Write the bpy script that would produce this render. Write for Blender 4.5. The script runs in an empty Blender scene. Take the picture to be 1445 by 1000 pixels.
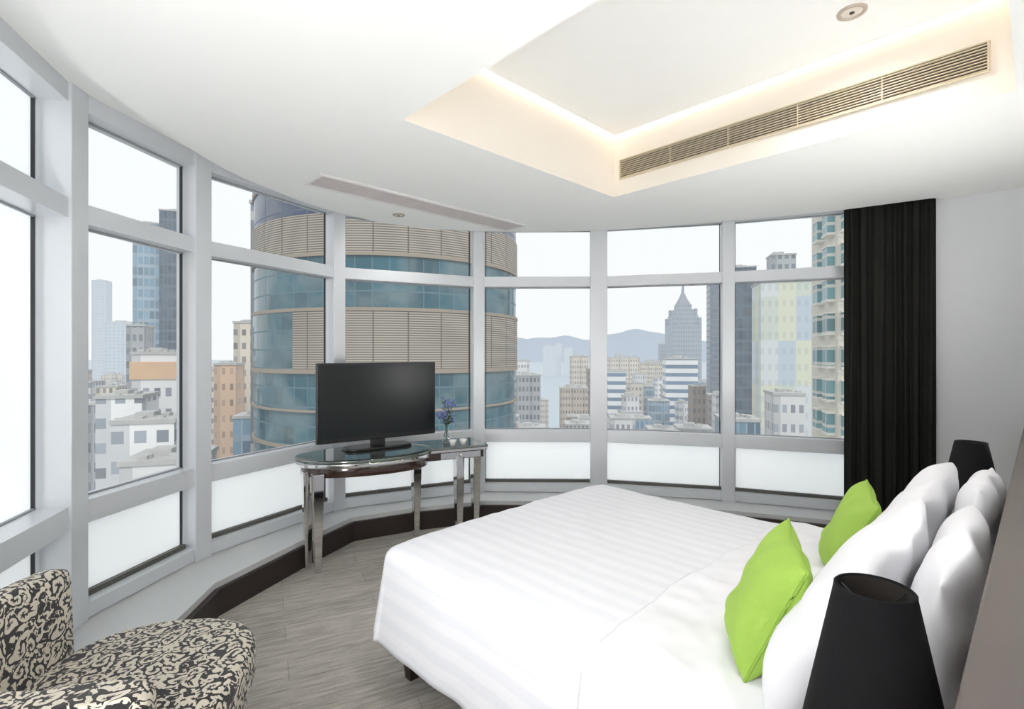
import bpy, bmesh, math, random
from mathutils import Vector, Matrix, noise
from mathutils.geometry import tessellate_polygon
random.seed(4)
S=bpy.context.scene
COL=S.collection
S.view_settings.view_transform='Standard'
S.view_settings.look='None'
S.view_settings.exposure=0.0

# ---------------------------------------------------------------- helpers
def lin(c):
    return tuple((x/255/12.92 if x/255<=0.04045 else ((x/255+0.055)/1.055)**2.4) for x in c)
AX=Vector((0.7203,0.6937,0)); TX=Vector((0.6937,-0.7203,0)); ANG=math.atan2(0.6937,0.7203)
CHA=math.radians(10)
def P(s,t,z=0.0):
    return AX*s+TX*t+Vector((0,0,z))

class N:
    def __init__(self,m):
        self.t=m.node_tree; self.t.nodes.clear()
    def n(self,typ,**k):
        nd=self.t.nodes.new(typ)
        for a,b in k.items(): setattr(nd,a,b)
        return nd
    def l(self,a,b): self.t.links.new(a,b)
    def math(self,op,a,b=None):
        nd=self.n('ShaderNodeMath',operation=op)
        for i,x in enumerate((a,b)):
            if x is None: continue
            if isinstance(x,(int,float)): nd.inputs[i].default_value=x
            else: self.l(x,nd.inputs[i])
        return nd.outputs[0]
    def mix(self,f,a,b,blend='MIX'):
        nd=self.n('ShaderNodeMix',data_type='RGBA',blend_type=blend)
        if isinstance(f,(int,float)): nd.inputs[0].default_value=f
        else: self.l(f,nd.inputs[0])
        for i,x in ((6,a),(7,b)):
            if isinstance(x,tuple): nd.inputs[i].default_value=(*x[:3],1)
            else: self.l(x,nd.inputs[i])
        return nd.outputs[2]
def newmat(name):
    m=bpy.data.materials.new(name); m.use_nodes=True
    return m,N(m)
def mat(name,rgb,rough=0.6,metal=0.0,var=0.06,scale=8.0,bump=0.0,bscale=60.0,emit=None,es=0.0,sheen=0.0,coat=0.0,spec=None):
    m,n=newmat(name)
    out=n.n('ShaderNodeOutputMaterial'); b=n.n('ShaderNodeBsdfPrincipled')
    n.l(b.outputs[0],out.inputs[0])
    c=lin(rgb)
    tc=n.n('ShaderNodeTexCoord'); no=n.n('ShaderNodeTexNoise'); no.inputs['Scale'].default_value=scale
    n.l(tc.outputs['Object'],no.inputs['Vector'])
    lo=tuple(x*(1-var) for x in c); hi=tuple(min(1,x*(1+var)) for x in c)
    n.l(n.mix(no.outputs[0],lo,hi),b.inputs['Base Color'])
    b.inputs['Roughness'].default_value=rough; b.inputs['Metallic'].default_value=metal
    if spec is not None: b.inputs['Specular IOR Level'].default_value=spec
    if sheen: b.inputs['Sheen Weight'].default_value=sheen
    if coat: b.inputs['Coat Weight'].default_value=coat
    if bump:
        n2=n.n('ShaderNodeTexNoise'); n2.inputs['Scale'].default_value=bscale
        n.l(tc.outputs['Object'],n2.inputs['Vector'])
        bp=n.n('ShaderNodeBump'); bp.inputs['Strength'].default_value=bump; bp.inputs['Distance'].default_value=0.01
        n.l(n2.outputs[0],bp.inputs['Height']); n.l(bp.outputs[0],b.inputs['Normal'])
    if emit:
        b.inputs['Emission Color'].default_value=(*lin(emit),1); b.inputs['Emission Strength'].default_value=es
    return m
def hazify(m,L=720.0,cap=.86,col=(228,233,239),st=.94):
    """aerial perspective painted in as emission, by distance of the surface to the hotel tower (world space)"""
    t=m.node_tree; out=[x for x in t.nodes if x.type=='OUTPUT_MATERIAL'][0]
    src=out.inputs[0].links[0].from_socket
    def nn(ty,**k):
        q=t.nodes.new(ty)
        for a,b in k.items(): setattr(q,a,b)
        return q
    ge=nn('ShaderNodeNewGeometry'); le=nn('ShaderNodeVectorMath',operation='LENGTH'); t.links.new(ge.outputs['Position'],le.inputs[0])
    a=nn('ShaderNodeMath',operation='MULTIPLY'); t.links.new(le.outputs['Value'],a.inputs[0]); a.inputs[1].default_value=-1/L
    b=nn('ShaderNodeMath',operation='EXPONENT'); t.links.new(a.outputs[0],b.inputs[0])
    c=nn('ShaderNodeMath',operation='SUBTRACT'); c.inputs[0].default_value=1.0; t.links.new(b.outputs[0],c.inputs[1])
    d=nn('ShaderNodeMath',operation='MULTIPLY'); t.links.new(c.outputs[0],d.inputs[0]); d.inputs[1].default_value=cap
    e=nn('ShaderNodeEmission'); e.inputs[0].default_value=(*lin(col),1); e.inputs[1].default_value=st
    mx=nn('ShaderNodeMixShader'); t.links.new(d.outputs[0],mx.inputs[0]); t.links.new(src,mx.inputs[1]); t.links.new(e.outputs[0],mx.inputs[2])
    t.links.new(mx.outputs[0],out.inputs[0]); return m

class MB:
    def __init__(self): self.v=[];self.f=[];self.m=[];self.uv={}
    def box(self,c,s,M=None,mi=0):
        c=Vector(c); b=len(self.v)
        for dz in (-.5,.5):
            for dx,dy in ((-.5,-.5),(.5,-.5),(.5,.5),(-.5,.5)):
                p=c+Vector((dx*s[0],dy*s[1],dz*s[2]))
                self.v.append(M@p if M else p)
        for f in ((3,2,1,0),(4,5,6,7),(0,1,5,4),(1,2,6,5),(2,3,7,6),(3,0,4,7)):
            self.f.append([b+i for i in f]); self.m.append(mi)
    def tube(self,pts,rad,seg=8,mi=0,cap=True):
        b=len(self.v); n=len(pts)
        for i,p in enumerate(pts):
            p=Vector(p); d=(Vector(pts[min(i+1,n-1)])-Vector(pts[max(i-1,0)])).normalized()
            a=Vector((0,0,1)) if abs(d.z)<.9 else Vector((1,0,0))
            x=d.cross(a).normalized(); y=d.cross(x)
            r=rad[i] if isinstance(rad,(list,tuple)) else rad
            for k in range(seg):
                an=2*math.pi*k/seg
                self.v.append(p+x*math.cos(an)*r+y*math.sin(an)*r)
        for i in range(n-1):
            for k in range(seg):
                k2=(k+1)%seg
                self.f.append([b+i*seg+k,b+i*seg+k2,b+(i+1)*seg+k2,b+(i+1)*seg+k]); self.m.append(mi)
        if cap:
            self.f.append([b+k for k in range(seg)][::-1]); self.m.append(mi)
            self.f.append([b+(n-1)*seg+k for k in range(seg)]); self.m.append(mi)
    def lathe(self,c,prof,seg=40,mi=0):
        b=len(self.v); c=Vector(c)
        for r,z in prof:
            for k in range(seg):
                a=2*math.pi*k/seg
                self.v.append(c+Vector((r*math.cos(a),r*math.sin(a),z)))
        for i in range(len(prof)-1):
            for k in range(seg):
                k2=(k+1)%seg
                self.f.append([b+i*seg+k,b+i*seg+k2,b+(i+1)*seg+k2,b+(i+1)*seg+k]); self.m.append(mi)
    def poly_prism(self,out,z0,z1,mi=0):
        b=len(self.v); n=len(out)
        for z in (z0,z1):
            for p in out: self.v.append(Vector((p[0],p[1],z)))
        self.f.append([b+i for i in range(n)][::-1]); self.m.append(mi)
        self.f.append([b+n+i for i in range(n)]); self.m.append(mi)
        for i in range(n):
            j=(i+1)%n
            self.f.append([b+i,b+j,b+n+j,b+n+i]); self.m.append(mi)
    def obj(self,name,mats,parent=None,smooth=False,bevel=0,seg=2,label=None,cat=None,kind=None,group=None,uv=None,recalc=True,merge=False):
        me=bpy.data.meshes.new(name)
        lo=[min(v[i] for v in self.v) for i in range(3)]; hi=[max(v[i] for v in self.v) for i in range(3)]
        c=Vector(((lo[0]+hi[0])/2,(lo[1]+hi[1])/2,(lo[2]+hi[2])/2))
        me.from_pydata([tuple(Vector(v)-c) for v in self.v],[],self.f)
        if not isinstance(mats,(list,tuple)): mats=[mats]
        for m in mats: me.materials.append(m)
        for p,mi in zip(me.polygons,self.m): p.material_index=mi
        bm=bmesh.new(); bm.from_mesh(me)
        if merge: bmesh.ops.remove_doubles(bm,verts=bm.verts,dist=1e-5)
        if recalc: bmesh.ops.recalc_face_normals(bm,faces=bm.faces)
        if bevel:
            bmesh.ops.bevel(bm,geom=list(bm.edges),offset=bevel,segments=seg,profile=0.5,affect='EDGES',clamp_overlap=True)
        if uv=='box':
            ly=bm.loops.layers.uv.new('UVMap')
            for f in bm.faces:
                nn=f.normal
                if abs(nn.z)>.7:
                    for l in f.loops: l[ly].uv=(l.vert.co.x+c.x,l.vert.co.y+c.y)
                else:
                    h=Vector((-nn.y,nn.x,0)).normalized()
                    o=min(l.vert.co.dot(h) for l in f.loops)
                    for l in f.loops: l[ly].uv=(l.vert.co.dot(h)-o,l.vert.co.z+c.z+100)
        if uv=='chair':
            ly=bm.loops.layers.uv.new('UVMap')
            cc_,ss_=math.cos(CHA),math.sin(CHA)
            for f in bm.faces:
                nn=f.normal
                for l in f.loops:
                    q=l.vert.co+c
                    a1=q.x*cc_+q.y*ss_; a2=-q.x*ss_+q.y*cc_
                    if abs(nn.z)>.62: l[ly].uv=(a1,a2)
                    elif abs(nn.x*cc_+nn.y*ss_)>.6: l[ly].uv=(a2+3,q.z)
                    else: l[ly].uv=(a1+7,q.z)
        bm.to_mesh(me); bm.free()
        if smooth:
            for p in me.polygons: p.use_smooth=True
            if smooth=='auto':
                try: me.set_sharp_from_angle(angle=math.radians(40))
                except Exception: pass
        o=bpy.data.objects.new(name,me); o.location=c; COL.objects.link(o)
        tag(o,label,cat,kind,group)
        if parent:
            o.parent=parent; o.matrix_parent_inverse=Matrix.Translation(-Vector(parent.location))
        return o
def tag(o,label=None,cat=None,kind=None,group=None):
    if label:o['label']=label
    if cat:o['category']=cat
    if kind:o['kind']=kind
    if group:o['group']=group
def empty(name,loc,label,cat,group=None):
    e=bpy.data.objects.new(name,None); e.location=loc; e.empty_display_size=.1; COL.objects.link(e)
    tag(e,label,cat,None,group); return e
def RZ(c,ang): return Matrix.Translation(Vector(c))@Matrix.Rotation(ang,4,'Z')
def rounded(mb,outline,z0,z1,r,steps=4,mi=0,rb=None,dome=0.0):
    cx=sum(p[0] for p in outline)/len(outline); cy=sum(p[1] for p in outline)/len(outline)
    rb=r if rb is None else rb
    rings=[]
    def ring(ins,z):
        o=[]
        for p in outline:
            d=Vector((p[0]-cx,p[1]-cy)); L=d.length
            q=d*((L-ins)/L); o.append(Vector((cx+q.x,cy+q.y,z)))
        return o
    for i in range(steps+1):
        a=math.pi/2*i/steps; rings.append(ring(rb*(1-math.sin(a)),z0+rb*(1-math.cos(a))))
    for i in range(steps+1):
        a=math.pi/2*i/steps; rings.append(ring(r*(1-math.cos(a)),z1-r*(1-math.sin(a))))
    base=ring(r,z1)
    for q in (.85,.7,.5,.3,.12):
        rings.append([Vector((cx+(p.x-cx)*q,cy+(p.y-cy)*q,z1+dome*(1-q*q))) for p in base])
    b=len(mb.v); n=len(outline)
    for R in rings: mb.v.extend(R)
    for i in range(len(rings)-1):
        for k in range(n):
            k2=(k+1)%n
            mb.f.append([b+i*n+k,b+i*n+k2,b+(i+1)*n+k2,b+(i+1)*n+k]); mb.m.append(mi)
    mb.f.append([b+k for k in range(n)][::-1]); mb.m.append(mi)
    e=b+(len(rings)-1)*n
    mb.f.append([e+k for k in range(n)]); mb.m.append(mi)
def catmull(pts,n=8):
    out=[]
    for i in range(len(pts)-1):
        p0=Vector(pts[max(i-1,0)]);p1=Vector(pts[i]);p2=Vector(pts[i+1]);p3=Vector(pts[min(i+2,len(pts)-1)])
        for k in range(n):
            t=k/n
            out.append(0.5*((2*p1)+(p2-p0)*t+(2*p0-5*p1+4*p2-p3)*t*t+(3*p1-p0-3*p2+p3)*t**3))
    out.append(Vector(pts[-1])); return out
def offset(pts,d):
    out=[]; n=len(pts)
    for i in range(n):
        ns=[]
        for a,b in ((i-1,i),(i,i+1)):
            if a<0 or b>=n: continue
            q=Vector(pts[b])-Vector(pts[a]); q.normalize(); ns.append(Vector((q.y,-q.x)))
        m=sum(ns,Vector((0,0))).normalized()
        out.append(Vector(pts[i])+m*(d/max(.5,m.dot(ns[0]))))
    return out
T=math.radians

# ---------------------------------------------------------------- materials
M_ceil=mat('ceiling_paint',(247,247,245),.9,var=.01)
M_tray=mat('recess_cream_paint',(248,241,230),.9,var=.01)
M_wall=mat('wall_paint',(220,221,223),.85,var=.02)
M_alu=mat('window_aluminium',(218,221,225),.3,.12,var=.02)
M_gask=mat('black_gasket',(40,42,46),.5)
M_seal=mat('grey_seal',(150,153,158),.5)
M_olive=mat('dark_bottom_seal',(88,88,82),.5)
M_ledge=mat('sill_grey',(202,204,204),.5,var=.02)
M_skirt=mat('dark_skirting',(44,34,30),.45,var=.1)
M_white=mat('white_cotton',(243,243,247),.85,var=.012,bump=.08,bscale=300)
M_black=mat('black_plastic',(14,15,17),.35)
M_screen=mat('tv_screen',(13,20,23),.28,var=.02,spec=.35)
M_chrome=mat('polished_steel',(225,224,224),.05,1.0,var=.04)
M_wood=mat('brown_walnut',(56,36,30),.15,var=.3,scale=14,coat=.8)
M_darkw=mat('dark_wood',(38,28,25),.4,var=.2)
M_head=mat('taupe_lacquer',(106,98,94),.5,var=.04)
M_shade=mat('black_lamp_fabric',(20,20,22),.85,var=.05,bump=.15,bscale=250,spec=.2)
M_shadein=mat('lamp_lining',(48,42,38),.9)
M_green=mat('lime_fabric',(156,190,82),.85,var=.08,scale=20,bump=.25,bscale=250)
M_gpipe=mat('lime_piping',(138,172,68),.85)
M_curt=mat('dark_velvet',(40,40,37),.95,var=.15,scale=5,bump=.15,bscale=160,spec=.05)
M_grillw=mat('cream_grille',(216,204,178),.5)
M_grilld=mat('grille_dark',(40,35,29),.9)
M_difw=mat('diffuser_white',(236,234,232),.6)
M_difg=mat('diffuser_slot',(158,152,150),.7)
M_cove=mat('cove_glow',(255,240,220),.5,emit=(255,232,204),es=1.9)
M_rim=mat('beige_fitting_rim',(190,178,164),.45,.3)
M_lens=mat('beige_fitting_plate',(222,214,202),.4)
M_sheet=mat('white_percale',(242,242,247),.8,var=.01)
M_cup=mat('white_china',(238,236,232),.25)
M_leaf=mat('leaf_green',(84,112,70),.6,var=.2)
M_petal=mat('violet_petals',(116,122,190),.7,var=.25,scale=60)

def m_glass():
    m,n=newmat('window_glass')
    out=n.n('ShaderNodeOutputMaterial'); tr=n.n('ShaderNodeBsdfTransparent')
    tc=n.n('ShaderNodeTexCoord'); no=n.n('ShaderNodeTexNoise'); no.inputs['Scale'].default_value=.6; n.l(tc.outputs['Object'],no.inputs[0])
    n.l(n.mix(no.outputs[0],(.955,.97,.97),(.975,.985,.985)),tr.inputs[0]); n.l(tr.outputs[0],out.inputs[0])
    return m
M_glass=m_glass()
def m_clear(name,col):
    m,n=newmat(name)
    out=n.n('ShaderNodeOutputMaterial'); tr=n.n('ShaderNodeBsdfTransparent'); gl=n.n('ShaderNodeBsdfGlossy'); mx=n.n('ShaderNodeMixShader')
    tr.inputs[0].default_value=(*col,1); gl.inputs['Roughness'].default_value=.03
    lw=n.n('ShaderNodeLayerWeight'); lw.inputs[0].default_value=.5
    n.l(lw.outputs['Facing'],mx.inputs[0]); n.l(tr.outputs[0],mx.inputs[1]); n.l(gl.outputs[0],mx.inputs[2]); n.l(mx.outputs[0],out.inputs[0])
    return m
M_vase=m_clear('clear_vase_glass',(.9,.93,.93))
M_dglass=mat('mirrored_glass_tabletop',(128,136,132),.06,.75,var=.02)
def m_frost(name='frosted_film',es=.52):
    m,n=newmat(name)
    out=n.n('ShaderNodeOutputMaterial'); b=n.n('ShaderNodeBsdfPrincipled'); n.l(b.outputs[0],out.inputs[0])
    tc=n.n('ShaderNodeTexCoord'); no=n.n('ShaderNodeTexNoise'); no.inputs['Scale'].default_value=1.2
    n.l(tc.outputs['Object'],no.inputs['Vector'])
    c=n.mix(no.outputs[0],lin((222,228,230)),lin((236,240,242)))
    n.l(c,b.inputs['Base Color']); n.l(c,b.inputs['Emission Color']); b.inputs['Emission Strength'].default_value=es  # emission stands in for daylight coming through the pane
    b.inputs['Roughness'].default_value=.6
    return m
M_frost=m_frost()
M_blown=m_frost('blown_white_pane',.66)  # opaque glowing panes painted for the blown-out daylight outside
def m_carpet():
    m,n=newmat('plank_carpet')
    out=n.n('ShaderNodeOutputMaterial'); b=n.n('ShaderNodeBsdfPrincipled'); n.l(b.outputs[0],out.inputs[0])
    tc=n.n('ShaderNodeTexCoord'); mp=n.n('ShaderNodeMapping'); mp.inputs['Rotation'].default_value=(0,0,-ANG+T(18))
    n.l(tc.outputs['Object'],mp.inputs[0])
    br=n.n('ShaderNodeTexBrick'); br.inputs['Scale'].default_value=1.0
    br.inputs['Brick Width'].default_value=1.0; br.inputs['Row Height'].default_value=.18; br.inputs['Mortar Size'].default_value=.003
    br.inputs['Color1'].default_value=(*lin((188,182,173)),1); br.inputs['Color2'].default_value=(*lin((150,145,138)),1); br.inputs['Mortar'].default_value=(*lin((124,119,112)),1)
    n.l(mp.outputs[0],br.inputs[0])
    m2=n.n('ShaderNodeMapping'); m2.inputs['Scale'].default_value=(3.2,30,1); n.l(mp.outputs[0],m2.inputs[0])
    no=n.n('ShaderNodeTexNoise'); no.inputs['Scale'].default_value=1.7; no.inputs['Detail'].default_value=9; no.inputs['Roughness'].default_value=.66; n.l(m2.outputs[0],no.inputs[0])
    rp=n.n('ShaderNodeValToRGB'); rp.color_ramp.elements[0].position=.32; rp.color_ramp.elements[0].color=(*lin((120,115,107)),1); rp.color_ramp.elements[1].position=.68; rp.color_ramp.elements[1].color=(*lin((208,202,192)),1)
    n.l(no.outputs[0],rp.inputs[0])
    n.l(n.mix(.55,br.outputs[0],rp.outputs[0]),b.inputs['Base Color'])
    b.inputs['Roughness'].default_value=.95
    n3=n.n('ShaderNodeTexNoise'); n3.inputs['Scale'].default_value=220; n.l(tc.outputs['Object'],n3.inputs[0])
    bp=n.n('ShaderNodeBump'); bp.inputs['Strength'].default_value=.5; bp.inputs['Distance'].default_value=.01
    n.l(n3.outputs[0],bp.inputs['Height']); n.l(bp.outputs[0],b.inputs['Normal'])
    return m
M_carpet=m_carpet()
def m_stripe():
    m,n=newmat('satin_stripe_duvet')
    out=n.n('ShaderNodeOutputMaterial'); b=n.n('ShaderNodeBsdfPrincipled'); n.l(b.outputs[0],out.inputs[0])
    uv=n.n('ShaderNodeUVMap'); sp=n.n('ShaderNodeSeparateXYZ'); n.l(uv.outputs[0],sp.inputs[0])
    f=n.math('FRACT',n.math('MULTIPLY',sp.outputs[0],1/0.08))
    g=n.math('GREATER_THAN',f,.5)
    c=n.mix(g,lin((237,238,244)),lin((243,243,248)))
    n.l(c,b.inputs['Base Color'])
    r=n.math('ADD',n.math('MULTIPLY',g,.3),.5); n.l(r,b.inputs['Roughness'])
    return m
M_duvet=m_stripe()
def m_damask():
    m,n=newmat('damask_fabric')
    out=n.n('ShaderNodeOutputMaterial'); b=n.n('ShaderNodeBsdfPrincipled'); n.l(b.outputs[0],out.inputs[0])
    uv=n.n('ShaderNodeUVMap')
    sc=n.n('ShaderNodeVectorMath',operation='SCALE'); sc.inputs['Scale'].default_value=11.5; n.l(uv.outputs[0],sc.inputs[0])
    nz=n.n('ShaderNodeTexNoise',noise_dimensions='2D'); nz.inputs['Scale'].default_value=.9; nz.inputs['Detail'].default_value=2; n.l(sc.outputs[0],nz.inputs['Vector'])
    s2=n.n('ShaderNodeVectorMath',operation='SCALE'); s2.inputs['Scale'].default_value=.9; n.l(nz.outputs['Color'],s2.inputs[0])
    wp=n.n('ShaderNodeVectorMath',operation='ADD'); n.l(sc.outputs[0],wp.inputs[0]); n.l(s2.outputs[0],wp.inputs[1])
    vo=n.n('ShaderNodeTexVoronoi',voronoi_dimensions='2D'); vo.inputs['Scale'].default_value=1.0; vo.inputs['Randomness'].default_value=.8; n.l(wp.outputs[0],vo.inputs['Vector'])
    df=n.n('ShaderNodeVectorMath',operation='SUBTRACT'); n.l(wp.outputs[0],df.inputs[0]); n.l(vo.outputs['Position'],df.inputs[1])
    sp=n.n('ShaderNodeSeparateXYZ'); n.l(df.outputs[0],sp.inputs[0])
    cs=n.n('ShaderNodeSeparateColor'); n.l(vo.outputs['Color'],cs.inputs[0])
    sg=n.math('SUBTRACT',n.math('MULTIPLY',n.math('GREATER_THAN',cs.outputs[0],.5),2.0),1.0)
    th=n.math('MULTIPLY',n.math('ARCTAN2',sp.outputs[1],sp.outputs[0]),.15915)
    r=vo.outputs['Distance']
    spi=n.math('FRACT',n.math('ADD',n.math('ADD',n.math('MULTIPLY',th,sg),n.math('MULTIPLY',r,3.4)),cs.outputs[1]))
    pet=n.math('MULTIPLY',n.math('SINE',n.math('MULTIPLY',th,56.55)),.14)
    wd=n.math('ADD',pet,.44)
    black=n.math('LESS_THAN',spi,wd)
    nf=n.n('ShaderNodeTexNoise',noise_dimensions='2D'); nf.inputs['Scale'].default_value=3.0; nf.inputs['Detail'].default_value=2; nf.inputs['Distortion'].default_value=1.0; n.l(sc.outputs[0],nf.inputs['Vector'])
    far=n.math('GREATER_THAN',n.math('ADD',r,n.math('MULTIPLY',pet,.6)),.48)
    leaf=n.math('GREATER_THAN',nf.outputs[0],.48)
    k=n.math('ADD',n.math('MULTIPLY',black,n.math('SUBTRACT',1.0,far)),n.math('MULTIPLY',far,leaf))
    k=n.math('MINIMUM',k,1.0)
    n.l(n.mix(k,lin((202,194,178)),lin((30,28,30))),b.inputs['Base Color'])
    b.inputs['Roughness'].default_value=.8; b.inputs['Sheen Weight'].default_value=.15
    return m
M_dam=m_damask()

# ---------------------------------------------------------------- room shell
WP=[(-1.50,.50),(-1.75,1.36),(-2.098,2.474),(-1.988,3.287),(-1.460,4.316),(-.314,4.861),(.823,4.84),(1.936,4.562),(2.86,4.21)]
H=2.66
outW=offset(WP,-.28)
q1=P(5.14,.40); q2=P(-1.15,.40); q3=P(-1.15,-1.38)
floor_out=[(p.x,p.y) for p in outW]+[(q1.x,q1.y),(q2.x,q2.y),(q3.x,q3.y)]
mb=MB(); mb.poly_prism(floor_out,-.15,0); mb.obj('floor',M_carpet,kind='structure')

ce=[(-1.573,1.67),(-1.771,2.152),(-1.81,3.07),(-1.68,3.63),(-1.449,4.134),(-1.035,4.56),(-.288,4.81),(.816,4.78),(1.834,4.46),(2.48,4.19),(2.67,4.085)]
edge=catmull(ce,8)
edge=[Vector((-1.12,.35)),Vector((-1.36,1.1))]+edge+[Vector((3.12,3.79)),Vector((3.247,3.80))]
S0,S1,T0,T1=1.36,3.15,-2.19,-.076
hole=[P(S0,T0),P(S1,T0),P(S1,T1),P(S0,T1)]
def plate(mb,outer,hole,z,mi=0):
    o3=[Vector((p[0],p[1],z)) for p in outer]; h3=[Vector((p[0],p[1],z)) for p in hole]
    tr=tessellate_polygon([o3,h3]); b=len(mb.v); mb.v.extend(o3+h3)
    for t in tr: mb.f.append([b+i for i in t]); mb.m.append(mi)
def ribbon(mb,pts,z0,z1,closed=True,mi=0):
    b=len(mb.v); n=len(pts)
    for z in (z0,z1):
        for p in pts: mb.v.append(Vector((p[0],p[1],z)))
    for i in range(n if closed else n-1):
        j=(i+1)%n; mb.f.append([b+i,b+j,b+n+j,b+n+i]); mb.m.append(mi)
wa=P(4.99,.25); wb=P(-1.0,.25)
cout=[(p.x,p.y) for p in edge]+[(wa.x,wa.y),(wb.x,wb.y)]
mb=MB(); plate(mb,cout,hole,H); ribbon(mb,cout,H,H+.1); ribbon(mb,hole,H,3.16,mi=1)
g=.045
pan=[P(S0+g,T0+g),P(S1-g,T0+g),P(S1-g,T1-g),P(S0+g,T1-g)]
mb.poly_prism([(p.x,p.y) for p in pan],3.085,3.11)
mb.poly_prism([(p.x,p.y) for p in hole],3.16,3.2)
mb.obj('ceiling',[M_ceil,M_tray],kind='structure',recalc=False)
mb=MB(); plate(mb,floor_out,hole,2.79); plate(mb,floor_out,hole,2.95); ribbon(mb,floor_out,2.79,2.95)
mb.obj('ceiling_soffit',M_ceil,kind='structure',recalc=False)
mb=MB()
Mr=RZ((0,0,0),ANG)
for (a,b_) in ((S0,S0+g),(S1-g,S1)):
    mb.box(((a+b_)/2,-(T0+T1)/2,3.100),(g*.9,T1-T0-.02,.02),Mr)
for (a,b_) in ((T0,T0+g),(T1-g,T1)):
    mb.box(((S0+S1)/2,-(a+b_)/2,3.100),(S1-S0-.12,g*.9,.02),Mr)
mb.obj('cove_light',M_cove,label='warm white cove light strip around the raised ceiling panel',cat='light')

def wallbox(name,s0,s1,t0,t1,z0,z1,m,kind='structure',**k):
    mb=MB(); mb.box(((s0+s1)/2,-(t0+t1)/2,(z0+z1)/2),(s1-s0,abs(t1-t0),z1-z0),Mr); return mb.obj(name,m,kind=kind,**k)
wallbox('wall_right',4.99,5.14,-1.10,.25,0,2.79,M_wall)
wallbox('wall_headboard',-1.15,5.14,.25,.40,0,2.79,M_wall)
wallbox('wall_back',-1.15,-1.0,-1.42,.25,0,2.79,M_wall)

# windows
def bay(i,p,q):
    p=Vector(p);q=Vector(q);d=q-p;L=d.length;ang=math.atan2(d.y,d.x)
    M=RZ(((p.x+q.x)/2,(p.y+q.y)/2,0),ang)
    deep=i in (1,2)
    gy=.165 if deep else .12
    fd=gy+.03
    pane=3 if deep else 2
    mb=MB(); 
    for z0,z1 in ((.19,.265),(.663,.777),(2.148,2.243),(2.70,2.79)):
        mb.box((0,.02+fd/2,(z0+z1)/2),(L,fd,z1-z0),M,0)
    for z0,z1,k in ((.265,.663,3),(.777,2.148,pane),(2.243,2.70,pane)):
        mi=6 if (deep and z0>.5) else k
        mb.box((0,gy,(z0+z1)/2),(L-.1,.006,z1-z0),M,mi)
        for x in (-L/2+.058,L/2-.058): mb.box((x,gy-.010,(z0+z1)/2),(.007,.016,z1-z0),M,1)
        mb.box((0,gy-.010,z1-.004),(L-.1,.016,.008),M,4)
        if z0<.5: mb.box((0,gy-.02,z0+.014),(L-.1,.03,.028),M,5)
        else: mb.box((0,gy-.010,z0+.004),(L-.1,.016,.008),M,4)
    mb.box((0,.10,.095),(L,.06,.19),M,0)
    mb.obj('window_%d'%i,[M_alu,M_gask,M_glass,M_frost,M_seal,M_olive,M_blown],kind='structure',label='tall aluminium framed window bay with frosted lower pane')
for i in range(len(WP)-1): bay(i+1,WP[i],WP[i+1])
for i,p in enumerate(WP):
    if i==0: continue
    a=Vector(WP[max(i-1,0)]); b=Vector(WP[min(i+1,len(WP)-1)]); d=(b-a); ang=math.atan2(d.y,d.x)
    w=.115 if i in (2,3) else .105
    if i==6: w=.16
    dp=.24 if i<=2 else .17
    mb=MB(); mb.box((0,dp/2-.005,1.395),(w,dp,2.79),RZ((p[0],p[1],0),ang)); mb.obj('trim_%d'%i,M_alu,kind='structure',bevel=.004,label='pale aluminium window mullion')
IN=[(-1.60,2.12),(-1.645,2.64),(-1.68,2.93),(-1.46,3.60),(-1.27,4.10),(-.80,4.36),(-.25,4.56),(.80,4.54),(1.85,4.27),(2.72,3.95)]
OUTL=[(-1.99,2.12)]+[tuple(p) for p in offset(WP,-.03)[2:]]
def ledge(name,ins,z0,z1,m):
    inn=offset(IN,-ins)
    mb=MB(); mb.poly_prism([tuple(p) for p in inn]+OUTL[::-1],z0,z1); return mb.obj(name,m,kind='structure')
ledge('trim_20',.03,.15,.185,M_ledge)
ledge('baseboard_window',0,0,.15,M_skirt)
wallbox('baseboard_right',4.975,4.99,-.70,.0,0,.12,M_skirt)

# ---------------------------------------------------------------- ceiling fittings
e=empty('air_vent_grille',P(S1-.005,-1.15,2.84),'cream slatted air conditioning grille in the ceiling recess','air vent')
mb=MB()
t0,t1,z0,z1=-2.12,-.17,2.777,2.904
tm=-(t0+t1)/2; W=t1-t0
for z in (z0-.003,z1+.003): mb.box((S1-.011,tm,z),(.020,W+.02,.006),Mr)
for t in (t0-.004,t1+.004): mb.box((S1-.011,-t,(z0+z1)/2),(.020,.008,z1-z0),Mr)
for k in range(1,5): mb.box((S1-.010,-(t0+W*k/5),(z0+z1)/2),(.014,.004,z1-z0),Mr)
mb.obj('grille_frame',M_grillw,e)
mb=MB(); mb.box((S1-.002,tm,(z0+z1)/2),(.003,W,z1-z0),Mr); mb.obj('grille_backing',M_grilld,e)
mb=MB()
for k in range(9):
    z=z0+(k+.5)*(z1-z0)/9; mb.box((S1-.009,tm,z),(.012,W,.0042),Mr)
o=mb.obj('grille_slats',M_grillw,e); 
e=empty('air_diffuser',P(2.32,-3.335,H),'long white linear air diffuser set in the ceiling','air diffuser')
mb=MB(); Lx=1.86; wy=.25; cx,cy=2.32,3.335
for y in (-wy/2,wy/2): mb.box((cx,cy+y,H-.006),(Lx,.03,.012),Mr)
for x in (-Lx/2,Lx/2): mb.box((cx+x,cy,H-.006),(.03,wy+.03,.012),Mr)
mb.obj('diffuser_frame',M_difw,e,bevel=.003,seg=1)
mb=MB(); mb.box((cx,cy,H-.002),(Lx-.02,wy-.02,.003),Mr); mb.obj('diffuser_backing',M_difg,e)
mb=MB()
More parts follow.
